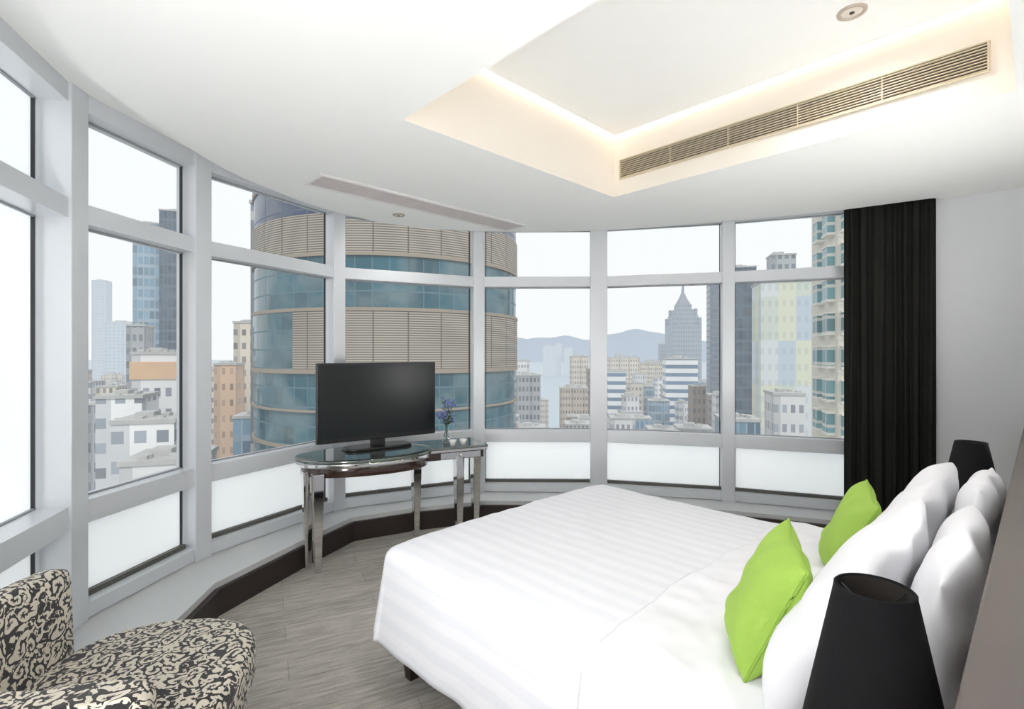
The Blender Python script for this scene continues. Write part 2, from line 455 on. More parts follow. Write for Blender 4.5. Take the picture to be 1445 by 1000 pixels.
for k in range(9): mb.box((cx,cy-wy/2+.03+k*.0237,H-.007),(Lx-.03,.012,.008),Mr)
mb.obj('diffuser_louvres',mat('diffuser_louvre',(206,200,198),.6),e)
def downlight(loc,r):
    e=empty('downlight',loc,'small round flush beige ceiling fitting with a rim','downlight',group='recessed downlights')
    x,y,z=loc
    mb=MB(); mb.lathe((x,y,z),[(r*.72,-.001),(r*.76,-.008),(r,-.006),(r*1.02,0)],32); mb.obj('rim',M_rim,e,smooth=True)
    mb=MB(); mb.lathe((x,y,z),[(r*.74,-.002),(r*.45,-.005),(.001,-.006)],32); mb.obj('lens',M_lens,e,smooth=True)
    mb=MB(); mb.lathe((x,y,z),[(.001,-.010),(r*.16,-.009),(r*.18,-.005)],16); mb.obj('sensor',M_black,e,smooth=True,label='small dark centre sensor')
downlight((-.94,4.24,H),.05); downlight((1.572,2.36,3.085),.06)

# ---------------------------------------------------------------- curtain
def curtain(name,a,b,z0,z1,folds,amp,lab):
    a=Vector(a);b=Vector(b);d=(b-a);L=d.length;d.normalize();nn=Vector((-d.y,d.x))
    NX=folds*16;NZ=30;mb=MB()
    for j in range(NZ+1):
        z=z0+(z1-z0)*j/NZ; k=1-(j/NZ)
        for i in range(NX+1):
            u=i/NX; ph=2*math.pi*folds*u+1.4*math.sin(u*9)+.35*math.sin(z*1.6+u*15)
            w=amp*(math.sin(ph)+.25*math.sin(2.3*ph+1))*(1-.3*k*math.sin(u*20))
            p=a+d*(L*u)+nn*w; mb.v.append(Vector((p.x,p.y,z)))
    for j in range(NZ):
        for i in range(NX):
            q=j*(NX+1)+i; mb.f.append([q,q+1,q+NX+2,q+NX+1]); mb.m.append(0)
    o=mb.obj(name,M_curt,smooth=True,label=lab,cat='curtain',recalc=False)
    md=o.modifiers.new('t','SOLIDIFY'); md.thickness=.004
    return o
curtain('curtain',(2.70,4.145),(3.19,3.835),.012,2.78,7,.028,'dark velvet blackout curtain gathered in folds beside the window')

# ---------------------------------------------------------------- bed
BS0,BS1,BT0,BT1=1.24,2.88,-2.10,-.10
e=empty('bed',P((BS0+BS1)/2,(BT0+BT1)/2,0),'king size bed with dark base and white mattress','bed')
cxm,cym=(BS0+BS1)/2,-(BT0+BT1)/2
mb=MB(); mb.box((cxm,cym,.23),(BS1-BS0-.06,BT1-BT0-.06,.18),Mr); mb.obj('bed_base',M_darkw,e,bevel=.01)
mb=MB(); mb.box((cxm,cym,.455),(BS1-BS0-.05,BT1-BT0-.05,.27),Mr); mb.obj('mattress',M_sheet,e,bevel=.04,seg=3)
for s in (BS0+.07,BS1-.07):
    for t in (BT0+.07,BT1-.1):
        mb=MB()
        M=RZ((0,0,0),ANG)
        for z,h in ((0,.022),(.145,.035)):
            for dx,dy in ((-1,-1),(1,-1),(1,1),(-1,1)): mb.v.append(M@Vector((s+dx*h,-t+dy*h,z)))
        for f in ((3,2,1,0),(4,5,6,7),(0,1,5,4),(1,2,6,5),(2,3,7,6),(3,0,4,7)): mb.f.append(list(f)); mb.m.append(0)
        mb.obj('leg',M_darkw,e)
def drape(name,s0,s1,t0,t1,zt,D,R,flare,m,lab,foot=True,noise_a=.006,nx=120,ny=130,cat='duvet',seed=0.,lip=0,th_=.012):
    W=s1-s0; L=t1-t0
    us=[-D+ (W+2*D)*i/nx for i in range(nx+1)]
    vs=[(-D if foot else 0)+(L+(D if foot else 0))*j/ny for j in range(ny+1)]
    me=bpy.data.meshes.new(name); V=[];UV=[]
    for v in vs:
        for u in us:
            ep=-u if u<0 else (u-W if u>W else 0); sg=-1 if u<0 else 1
            eq=-v if v<0 else 0
            r=max(ep,eq)
            if r>0:
                th=math.atan2(eq,ep); 
                arc=R*math.pi/2
                if r<arc: a=r/R; off=R*math.sin(a); dz=R*(1-math.cos(a))
                else: off=R+flare*(r-arc); dz=R+(r-arc)
                kk=min(1,r/D)
                if ep>0 and eq>0: fold=.012*math.sin(th*9+seed)*kk
                else:
                    q=(v if ep>0 else u)
                    fold=(.007*math.sin(q*8+seed)+.013*noise.noise(Vector((q*5,seed,r*2))))*kk
                off+=fold
                ds=sg*off*math.cos(th); dt=-off*math.sin(th)
            else: ds=dt=dz=0
            bs=min(max(u,0),W)+s0; bt=max(v,0)+t0
            if lip and v<.06: bt+=lip*.5*noise.noise(Vector((u*3,seed,0)))*(1-v/.06)
            p=P(bs+ds,bt+dt,zt-dz)
            nz=noise.noise(Vector((bs*3.1+seed,bt*3.1,dz*3)))*noise_a
            wr=noise.noise(Vector((bs*6+bt*2.5+seed,bt*5-bs*2,dz*6)))
            nz+=(.5-abs(wr))*noise_a*.9+noise.noise(Vector((bs*15,bt*13+seed,dz*8)))*noise_a*.3
            cr=.018*(1-((2*(bs-s0)/W-1)**4))
            p.z+=nz+cr; V.append(p); UV.append((u+5,v))
    F=[]
    n=nx+1
    for j in range(ny):
        for i in range(nx): q=j*n+i; F.append([q,q+1,q+n+1,q+n])
    c=P((s0+s1)/2,(t0+t1)/2,zt)
    me.from_pydata([tuple(p-c) for p in V],[],F); me.materials.append(m)
    ly=me.uv_layers.new(name='UVMap')
    for l in me.loops: ly.data[l.index].uv=UV[l.vertex_index]
    for p in me.polygons: p.use_smooth=True
    o=bpy.data.objects.new(name,me); o.location=c; COL.objects.link(o)
    md=o.modifiers.new('s','SOLIDIFY'); md.thickness=th_; md.offset=1
    tag(o,lab,cat)
    return o
drape('duvet',BS0+.03,BS1-.04,BT0+.04,-.87,.614,.445,.075,.14,M_duvet,'white satin striped duvet draped over the bed',noise_a=.007)
drape('bed_sheet',BS0+.022,BS1-.032,-.93,-.30,.632,.42,.08,.17,M_sheet,'white folded back top sheet across the bed',foot=False,nx=130,ny=70,cat='bed sheet',seed=3.,noise_a=.018,lip=.09,th_=.018)

def pillow(name,s,t,z,w,h,th,tilt,m,lab,cat,grp,yaw=0,roll=0,seed=0,puff=.42,rc=.16,pinch=.0,wr_=1.0,piping=None):
    Nn=40; mb=MB(); 
    M=Matrix.Translation(P(s,t,z))@Matrix.Rotation(ANG+yaw,4,'Z')@Matrix.Rotation(tilt,4,'X')@Matrix.Rotation(roll,4,'Y')
    idx={}
    for side in (1,-1):
        for j in range(Nn+1):
            for i in range(Nn+1):
                a=math.sin(math.pi/2*(2*i/Nn-1)); b=math.sin(math.pi/2*(2*j/Nn-1))
                if side==-1 and (i in (0,Nn) or j in (0,Nn)): idx[(side,i,j)]=idx[(1,i,j)]; continue
                x=w/2*a*math.sqrt(1-rc*b*b)*(1-pinch*(1-b*b)*abs(a)**3); zz=h/2*b*math.sqrt(1-rc*a*a)*(1-pinch*(1-a*a)*abs(b)**3)
                k=max(0,(1-abs(a)**3)*(1-abs(b)**3))**puff
                y=side*th/2*k*(1-.25*b)
                r_=math.sqrt(a*a+b*b); an=math.atan2(b,a)
                cre=.012*math.sin(an*7+seed+2*noise.noise(Vector((x*5,zz*5,seed))))*k*min(1,r_)**2
                nn=noise.noise(Vector((x*4.5+seed,zz*4.5,side*3)))*.026*k+cre
                wr=noise.noise(Vector((x*6+seed,zz*4.5,side*3)))
                nn+=(.5-abs(wr))*.018*k
                y+=nn*side*wr_
                x+=.010*noise.noise(Vector((zz*9,seed,1))); zz+=.012*noise.noise(Vector((x*7,seed,5)))
                idx[(side,i,j)]=len(mb.v); mb.v.append(M@Vector((x,y,zz)))
    for side in (1,-1):
        for j in range(Nn):
            for i in range(Nn):
                q=[idx[(side,i,j)],idx[(side,i+1,j)],idx[(side,i+1,j+1)],idx[(side,i,j+1)]]
                mb.f.append(q if side==-1 else q[::-1]); mb.m.append(0)
    mats=[m]
    if piping:
        mats.append(piping)
        loop=[(i,0) for i in range(Nn)]+[(Nn,j) for j in range(Nn)]+[(Nn-i,Nn) for i in range(Nn)]+[(0,Nn-j) for j in range(Nn+1)]
        mb.tube([mb.v[idx[(1,i,j)]] for i,j in loop],.0045,6,mi=1,cap=False)
    return mb.obj(name,mats,smooth=True,label=lab,cat=cat,group=grp)
gp='white pillows against the headboard'
pillow('pillow',1.74,-.165,.838,.76,.42,.13,T(6),M_white,'plump white pillow standing against the headboard','pillow',gp,seed=1,rc=.14,roll=T(-2))
pillow('pillow',2.54,-.162,.850,.72,.43,.13,T(6),M_white,'plump white pillow standing against the headboard','pillow',gp,seed=5,roll=T(3),rc=.14)
pillow('pillow',1.60,-.345,.853,.80,.45,.16,T(24),M_white,'white pillow leaning on another pillow behind the green cushion','pillow',gp,seed=9,roll=T(-4),rc=.14)
pillow('pillow',2.42,-.345,.853,.74,.44,.15,T(24),M_white,'white pillow leaning on another pillow behind the green cushion','pillow',gp,seed=13,roll=T(-4),rc=.14)
gc='lime green cushions on the bed'
pillow('cushion',1.55,-.545,.812,.35,.35,.14,T(24),M_green,'lime green square cushion leaning on the near white pillow','cushion',gc,yaw=T(27),seed=21,puff=.44,roll=T(-5),rc=0,pinch=.07,wr_=.7,piping=M_gpipe)
pillow('cushion',2.42,-.535,.800,.34,.34,.13,T(24),M_green,'lime green square cushion leaning on the far white pillow','cushion',gc,yaw=T(20),seed=27,puff=.44,roll=T(-6),rc=0,pinch=.07,wr_=.7,piping=M_gpipe)

mb=MB(); mb.box((2.57,-.085,.52),(4.82,.33,1.04),Mr); 
mb.obj('headboard',M_head,bevel=.006,label='taupe lacquered full width headboard along the wall',cat='headboard')
def nightstand(s):
    e=empty('nightstand',P(s,-.30,0),'dark wooden nightstand beside the bed','nightstand',group='nightstands')
    mb=MB(); mb.box((s,.30,.30),(.36,.38,.48),Mr); mb.box((s,.30,.55),(.38,.40,.02),Mr); mb.obj('body',M_darkw,e)
    for z in (.20,.42):
        mb=MB(); mb.box((s,.495,z),(.33,.014,.20),Mr); d=mb.obj('drawer',M_wood,e,bevel=.003,seg=1)
        mb=MB(); mb.tube([P(s,-.50,z),P(s,-.525,z)],[.008,.013],12); k=mb.obj('knob',M_chrome,None)
        k.parent=d; k.matrix_parent_inverse=(Matrix.Translation(-d.location))
    for ds in (-.15,.15):
        for tt in (-.15,-.45):
            mb=MB(); mb.tube([P(s+ds,tt,.06),P(s+ds,tt,0)],[.018,.014],10); mb.obj('leg',M_darkw,e)
M_bulb=mat('bulb_glass',(120,112,100),.3)
def lamp(s,t,zb,ztop,lab):
    c=P(s,t,0); e=empty('table_lamp',P(s,t,zb),lab,'lamp',group='bedside lamps')
    mb=MB(); mb.lathe(c,[(.001,zb),(.065,zb),(.065,zb+.012),(.02,zb+.025),(.001,zb+.026)],32); mb.obj('base',M_chrome,e,smooth=True)
    mb=MB(); mb.lathe(c,[(.012,zb+.02),(.03,zb+.08),(.038,zb+.13),(.02,zb+.20),(.009,zb+.24),(.009,ztop-.09)],24); mb.obj('stem',M_chrome,e,smooth=True)
    r0,r1=.108,.056; zs=ztop-.26
    mb=MB(); mb.lathe(c,[(r0,zs),(r1+.002,ztop-.006),(r1+.002,ztop-.002),(r1,ztop),(r1-.003,ztop),(r1-.004,ztop-.003)],56,0); mb.lathe(c,[(r1-.004,ztop-.003),(r0-.004,zs),(r0,zs)],56,1)
    mb.obj('lamp_shade',[M_shade,M_shadein],e,smooth='auto',recalc=False)
    mb=MB()
    for k in range(3):
        a=k*2.094; mb.tube([c+Vector((0,0,ztop-.05)),c+Vector((math.cos(a)*(r1-.004),math.sin(a)*(r1-.004),ztop-.012))],.0014,6)
    mb.tube([c+Vector((0,0,ztop-.06)),c+Vector((0,0,ztop-.035))],[.008,.005],12)
    mb.obj('shade_fitter',M_black,e)
    mb=MB(); mb.lathe(c,[(.001,ztop-.08),(.015,ztop-.09),(.028,ztop-.12),(.024,ztop-.15),(.013,ztop-.17)],20); mb.obj('bulb',M_bulb,e,smooth=True)
nightstand(.91); nightstand(3.19)
lamp(1.027,-.194,.56,1.112,'table lamp with black tapered shade beside the near pillows')
lamp(3.06,-.220,.56,1.11,'table lamp with black tapered shade behind the far pillows')

# ---------------------------------------------------------------- desk
e=empty('desk',(-.9,4.0,0),'curved writing desk with glass top, walnut apron and steel legs','desk')
dd=Vector((.9,.436)).normalized(); dn=Vector((dd.y,-dd.x))
oc=Vector((-1.10,3.86))
def oval(a,b,c=oc,n=64,ex=2.2):
    o=[]
    for k in range(n):
        th=2*math.pi*k/n; cs,sn=math.cos(th),math.sin(th)
        x=a*abs(cs)**(2/ex)*(1 if cs>=0 else -1); y=b*abs(sn)**(2/ex)*(1 if sn>=0 else -1)
        q=c+dd*x-dn*y; o.append((q.x,q.y))
    return o
mb=MB(); rounded(mb,oval(.50,.32),.745,.765,.004,3); mb.obj('tabletop',M_dglass,e,smooth='auto')
mb=MB(); rounded(mb,oval(.495,.315),.712,.744,.006,3); mb.obj('tabletop_rim',M_chrome,e,smooth='auto',label='polished steel rim')
mb=MB(); rounded(mb,oval(.465,.285),.645,.712,.004,2); mb.obj('apron',M_wood,e,smooth='auto',label='curved walnut apron')
ec=Vector((-.65,4.185)); Me=RZ((ec.x,ec.y,0),math.atan2(dd.y,dd.x))
mb=MB(); mb.box((.02,0,.7555),(.78,.40,.018),Me); mb.obj('side_tabletop',M_dglass,e,bevel=.004)
mb=MB(); mb.box((.02,0,.735),(.77,.39,.022),Me); mb.obj('side_tabletop_rim',M_chrome,e,bevel=.003)
mb=MB(); mb.box((.02,0,.692),(.72,.34,.062),Me); mb.obj('side_apron',M_wood,e,bevel=.003)
mb=MB(); mb.box((.18,-.174,.692),(.34,.012,.052),Me); d=mb.obj('drawer',M_chrome,e,bevel=.002,label='polished steel fronted drawer')
mb=MB(); mb.tube([Me@Vector((.18,-.178,.692)),Me@Vector((.18,-.205,.692))],[.006,.010],12); k=mb.obj('knob',M_chrome,None); k.parent=d; k.matrix_parent_inverse=Matrix.Translation(-d.location)
for (x,y,zt) in ((-1.333,3.50,.68),(-1.435,3.585,.68),(-.79,4.20,.68),(-.43,4.12,.68),(-.31,4.32,.68)):
    mb=MB(); M=RZ((x,y,0),math.atan2(dd.y,dd.x)+T(8)); 
    for z,h in ((0,.021),(.50,.034),(zt,.036)):
        for dx,dy in ((-1,-1),(1,-1),(1,1),(-1,1)): mb.v.append(M@Vector((dx*h,dy*h,z)))
    for r in range(2):
        for k in range(4): mb.f.append([r*4+k,r*4+(k+1)%4,r*4+4+(k+1)%4,r*4+4+k]); mb.m.append(0)
    mb.f.append([3,2,1,0]);mb.f.append([8,9,10,11]);mb.m+=[0,0]
    mb.obj('leg',M_chrome,e,bevel=.004,seg=2)

# tv
a=math.atan2(.57,.778); tc=Vector((-1.035,4.0)); Mt=RZ((tc.x,tc.y,0),a)
e=empty('television',(tc.x,tc.y,.766),'black flat screen television standing on the curved desk','television')
mb=MB(); mb.box((0,.012,1.138),(.965,.035,.596),Mt); mb.obj('casing',M_black,e,bevel=.006)
mb=MB(); mb.box((0,.045,1.06),(.6,.04,.3),Mt); mb.obj('rear_housing',M_black,e,bevel=.01)
mb=MB(); mb.box((0,-.0065,1.146),(.925,.003,.545),Mt); mb.obj('screen',M_screen,e)
mb=MB(); mb.box((0,.05,.825),(.12,.022,.11),Mt); mb.obj('neck',M_black,e,bevel=.005)
mb=MB()
o=[]
for k in range(40):
    th=2*math.pi*k/40; cs,sn=math.cos(th),math.sin(th)
    q=Mt@Vector((.27*abs(cs)**.5*(1 if cs>0 else -1),.05+.11*abs(sn)**.5*(1 if sn>0 else -1),0)); o.append((q.x,q.y))
rounded(mb,o,.766,.786,.006,3); mb.obj('stand_base',M_black,e,smooth='auto')

# vase with flowers
vc=Vector((-.545,4.25,.766))
e=empty('flower_vase',vc,'small clear glass vase holding violet flowers on the desk','vase')
mb=MB(); mb.lathe(vc,[(.001,0),(.034,0),(.038,.02),(.036,.05),(.018,.085),(.014,.12),(.022,.135),(.019,.134),(.011,.118),(.015,.085),(.032,.05),(.034,.02),(.001,.008)],28); mb.obj('vase',M_vase,e,smooth=True)
ms=MB(); mp=MB(); ml=MB()
for k in range(15):
    a=random.random()*6.28; r=random.uniform(.02,.11); h=random.uniform(.20,.36)
    p0=vc+Vector((0,0,.03)); p1=vc+Vector((math.cos(a)*.006,math.sin(a)*.006,.13)); p2=vc+Vector((math.cos(a)*r,math.sin(a)*r,h))
    ms.tube([p0,p1,(p1+p2)/2+Vector((0,0,.02)),p2],.0018,5)
    for q in range(7):
        c=p2+Vector((random.gauss(0,.009),random.gauss(0,.009),random.uniform(-.04,.015)))
        mp.lathe(c,[(.001,-.007),(.006,-.003),(.007,.003),(.001,.008)],6)
    for q in range(6):
        b=p1.lerp(p2,random.uniform(.1,.9)); an=random.random()*6.28; dv=Vector((math.cos(an),math.sin(an),.5)).normalized()*.05; sd=Vector((-math.sin(an),math.cos(an),0))*.009
        i=len(ml.v); ml.v+= [b,b+dv*.5+sd,b+dv,b+dv*.5-sd]; ml.f.append([i,i+1,i+2,i+3]); ml.m.append(0)
ms.obj('stems',M_leaf,e); 
o=mp.obj('blossoms',M_petal,e,smooth=True); o['kind']='stuff'
o=ml.obj('leaves',M_leaf,e); o['kind']='stuff'
for (x,y) in ((-.48,4.13),(-.40,4.17)):
    c=Vector((x,y,.766)); mb=MB(); mb.lathe(c,[(.001,0),(.02,0),(.028,.03),(.031,.045),(.028,.045),(.025,.03),(.001,.008)],28)
    mb.obj('cup',M_cup,smooth=True,label='small white china cup on the glass desk top',cat='cup',group='cups on the desk')

# ---------------------------------------------------------------- armchair
cc=Vector((-1.21,1.70,0)); Mc=RZ(cc,CHA)
e=empty('armchair',cc,'armchair upholstered in black and cream damask fabric','armchair')
def so(cx,cy,a,b,ex,n=64):
    o=[]
    for k in range(n):
        th=2*math.pi*k/n; cs,sn=math.cos(th),math.sin(th)
        q=Mc@Vector((cx+a*abs(cs)**(2/ex)*(1 if cs>=0 else -1),cy+b*abs(sn)**(2/ex)*(1 if sn>=0 else -1),0)); o.append((q.x,q.y))
    return o
mb=MB(); rounded(mb,so(-.01,-.035,.325,.355,2.5),.33,.472,.045,6,rb=.03,dome=.012); mb.obj('seat',M_dam,e,smooth=True,uv='chair')
mb=MB(); rounded(mb,so(-.02,-.035,.305,.335,2.6),.17,.335,.012,3); mb.obj('seat_base',M_dam,e,smooth='auto',uv='chair')
def curved_back():
    mb=MB(); NU=28
    n=28; y0,y1=-.50,.155
    for i in range(NU+1):
        q=i/NU; y=y0+(y1-y0)*q
        k=abs(2*q-1); edge_=1-k**14*.3
        xc=-.365+.02*k**2
        top=.772-.014*k**2-.010*k**16
        for m_ in range(n):
            th=2*math.pi*m_/n; cs,sn=math.cos(th),math.sin(th)
            tx=.054*edge_*abs(cs)**.5*(1 if cs>=0 else -1)
            zz=(top+.16)/2+(top-.16)/2*abs(sn)**.2*(1 if sn>=0 else -1)
            mb.v.append(Mc@Vector((xc+tx-(zz-.3)*.03,y,zz)))
    for i in range(NU):
        for k in range(n):
            k2=(k+1)%n; mb.f.append([i*n+k,i*n+k2,(i+1)*n+k2,(i+1)*n+k]); mb.m.append(0)
    mb.f.append(list(range(n))); mb.f.append([NU*n+k for k in range(n)]); mb.m+=[0,0]
    return mb
curved_back().obj('backrest',M_dam,e,smooth='auto',uv='chair')
mb=MB(); rounded(mb,so(-.05,-.455,.275,.060,4),.17,.660,.040,6,rb=.01); mb.obj('armrest',M_dam,e,smooth='auto',uv='chair')
for x,y in ((.20,.20),(.20,-.40),(-.33,.10),(-.33,-.44)):
    mb=MB(); mb.tube([Mc@Vector((x,y,.18)),Mc@Vector((x*1.04,y*1.04,0))],[.025,.015],12); mb.obj('leg',M_darkw,e,smooth='auto')

# ---------------------------------------------------------------- city
def facade(name,wall,win,cw,ch,fw,fh,var=.35,rough=.25,refl=0.0,tint=True):
    m,n=newmat(name)
    out=n.n('ShaderNodeOutputMaterial'); b=n.n('ShaderNodeBsdfPrincipled'); n.l(b.outputs[0],out.inputs[0])
    uv=n.n('ShaderNodeUVMap'); sp=n.n('ShaderNodeSeparateXYZ'); n.l(uv.outputs[0],sp.inputs[0])
    oi=n.n('ShaderNodeObjectInfo')
    rs=n.math('ADD',n.math('MULTIPLY',oi.outputs['Random'],.6),.75) if tint else n.math('ADD',1.0,0.0)
    U=n.math('MULTIPLY',n.math('MULTIPLY',sp.outputs[0],1/cw),rs); V=n.math('MULTIPLY',sp.outputs[1],1/ch)
    mk=n.math('MULTIPLY',n.math('LESS_THAN',n.math('FRACT',U),fw),n.math('LESS_THAN',n.math('FRACT',V),fh))
    col4=n.math('LESS_THAN',n.math('FRACT',n.math('MULTIPLY',U,.25)),.2)
    cb=n.n('ShaderNodeCombineXYZ'); n.l(n.math('FLOOR',U),cb.inputs[0]); n.l(n.math('FLOOR',V),cb.inputs[1])
    wn=n.n('ShaderNodeTexWhiteNoise',noise_dimensions='2D'); n.l(cb.outputs[0],wn.inputs['Vector'])
    w=lin(win); wc=n.mix(wn.outputs[0],tuple(x*(1-var) for x in w),tuple(min(1,x*(1+var)) for x in w))
    tc=n.n('ShaderNodeTexCoord'); no=n.n('ShaderNodeTexNoise'); no.inputs['Scale'].default_value=.12; n.l(tc.outputs['Object'],no.inputs[0])
    if refl:
        n2=n.n('ShaderNodeTexNoise'); n2.inputs['Scale'].default_value=.16; n2.inputs['Detail'].default_value=3; n2.inputs['Distortion'].default_value=1.5; n.l(tc.outputs['Object'],n2.inputs[0])
        rp=n.n('ShaderNodeValToRGB'); rp.color_ramp.elements[0].position=.38; rp.color_ramp.elements[1].position=.64; n.l(n2.outputs[0],rp.inputs[0])
        wc=n.mix(n.math('MULTIPLY',rp.outputs[0],refl),wc,lin((176,180,174)))  # paler noise patches painted as reflections in the glass
    q=lin(wall); wl=n.mix(no.outputs[0],tuple(x*.82 for x in q),tuple(min(1,x*1.15) for x in q))
    if tint:
        wl=n.mix(n.math('MULTIPLY',col4,.4),wl,w)
        wl=n.mix(n.math('MULTIPLY',oi.outputs['Random'],.28),wl,lin((150,146,146)))
    n.l(n.mix(mk,wl,wc),b.inputs['Base Color'])
    n.l(n.math('SUBTRACT',.85,n.math('MULTIPLY',mk,.85-rough)),b.inputs['Roughness'])
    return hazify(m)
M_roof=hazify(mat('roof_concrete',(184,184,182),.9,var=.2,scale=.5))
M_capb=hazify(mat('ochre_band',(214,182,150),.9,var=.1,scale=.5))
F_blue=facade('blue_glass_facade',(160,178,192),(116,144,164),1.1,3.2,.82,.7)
F_dblue=facade('dark_blue_facade',(78,98,116),(48,70,90),1.2,3.2,.85,.75,refl=.15)
F_white=facade('white_facade',(240,240,240),(150,156,164),1.5,2.9,.55,.42)
F_stripe=facade('white_ribbon_facade',(240,242,243),(106,132,158),40,3.2,1.1,.45,.15,tint=False)
F_beige=facade('beige_facade',(220,210,194),(142,138,134),1.2,2.7,.5,.45)
F_tan=facade('tan_facade',(202,186,168),(128,122,116),1.1,2.7,.5,.45)
F_orange=facade('orange_facade',(222,188,158),(168,146,128),1.4,2.8,.4,.4)
F_grey=facade('grey_facade',(174,178,182),(112,120,128),1.3,2.9,.6,.5)
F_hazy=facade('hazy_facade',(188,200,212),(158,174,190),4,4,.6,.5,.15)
F_brown=facade('brown_facade',(156,140,128),(100,94,92),1.3,2.8,.5,.5)
F_spire=facade('slate_facade',(136,148,160),(92,108,124),2.2,4,.5,.6,.2,tint=False)
F_bars=facade('slotted_facade',(214,212,206),(128,134,140),1.0,30,.45,.96,.15)
def m_pastel():
    m,n=newmat('pastel_panel_facade')
    out=n.n('ShaderNodeOutputMaterial'); b=n.n('ShaderNodeBsdfPrincipled'); n.l(b.outputs[0],out.inputs[0])
    uv=n.n('ShaderNodeUVMap'); sp=n.n('ShaderNodeSeparateXYZ'); n.l(uv.outputs[0],sp.inputs[0])
    cb=n.n('ShaderNodeCombineXYZ'); n.l(n.math('FLOOR',n.math('MULTIPLY',sp.outputs[0],1/2.9)),cb.inputs[0]); n.l(n.math('FLOOR',n.math('MULTIPLY',sp.outputs[1],1/8.0)),cb.inputs[1])
    wn=n.n('ShaderNodeTexWhiteNoise',noise_dimensions='2D'); n.l(cb.outputs[0],wn.inputs['Vector'])
    r=n.n('ShaderNodeValToRGB'); r.color_ramp.interpolation='CONSTANT'; E=r.color_ramp.elements
    E[0].position=0; E[0].color=(*lin((216,221,222)),1); E[1].position=.22; E[1].color=(*lin((220,222,200)),1)
    for p,c in ((.40,(192,206,216)),(.58,(230,229,224)),(.74,(206,214,202)),(.86,(224,225,222))):
        q=E.new(p); q.color=(*lin(c),1)
    n.l(wn.outputs[0],r.inputs[0])
    f=n.math('MULTIPLY',n.math('LESS_THAN',n.math('FRACT',n.math('MULTIPLY',sp.outputs[0],1/1.2)),.5),n.math('LESS_THAN',n.math('FRACT',n.math('MULTIPLY',sp.outputs[1],1/2.9)),.4))
    n.l(n.mix(n.math('MULTIPLY',f,.25),r.outputs[0],lin((150,166,174))),b.inputs['Base Color']); b.inputs['Roughness'].default_value=.6
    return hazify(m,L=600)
F_panel=m_pastel()
GZ=-62
placed=[]
def building(x0,x1,zt,y,m,lab,dep=None,rot=0,cap=None,style=0):
    w=x1-x0; dep=dep or max(w*.9,6); 
    c=Vector(((x0+x1)/2,y+dep/2,0)); brg=math.atan2(c.x,c.y)
    M=Matrix.Translation(c)@Matrix.Rotation(-brg*.5+rot,4,'Z')
    placed.append((c.x,c.y,math.hypot(w,dep)/2))
    rr=random.random
    mb=MB()
    if style==1:
        mb.box((0,0,(zt-5+GZ)/2),(w,dep,zt-5-GZ),M,0); mb.box((0,0,zt-2.5),(w*.72,dep*.72,5),M,0); mb.box((0,0,zt+.2),(w*.76,dep*.76,.4),M,1); mb.box((0,0,zt-4.8),(w+.3,dep+.3,.4),M,1)
    elif style==2:
        mb.box((0,0,(zt+GZ)/2),(w*.5,dep,zt-GZ),M,0); mb.box((0,0,(zt-.5+GZ)/2),(w,dep*.5,zt-.5-GZ),M,0); mb.box((0,0,zt+.2),(w*.5,dep,.4),M,1); mb.box((0,0,zt-.3),(w,dep*.5,.4),M,1)
    else:
        mb.box((0,0,(zt+GZ)/2),(w,dep,zt-GZ),M,0)
        mb.box((0,0,zt+.2),(w+.3,dep+.3,.4),M,1)
    mb.box((-w*.1,0,zt+.4+w*.05),(w*.3,dep*.35,w*.1),M,1); mb.box((w*.2,dep*.05,zt+.4+w*.03),(w*.14,dep*.2,w*.06),M,1)
    if style==0:
        for _ in range(4):
            hh=w*(.02+rr()*.06); mb.box((w*(rr()-.5)*.8,-dep*(.1+.3*rr()),zt+.4+hh/2),(w*(.06+.1*rr()),dep*.1,hh),M,1)
    if cap:
        mb.box((0,0,zt-cap/2-1),(w+.4,dep+.4,cap),M,2)
    return mb.obj('building',[m,M_roof,M_capb],label=lab,cat='building',uv='box')
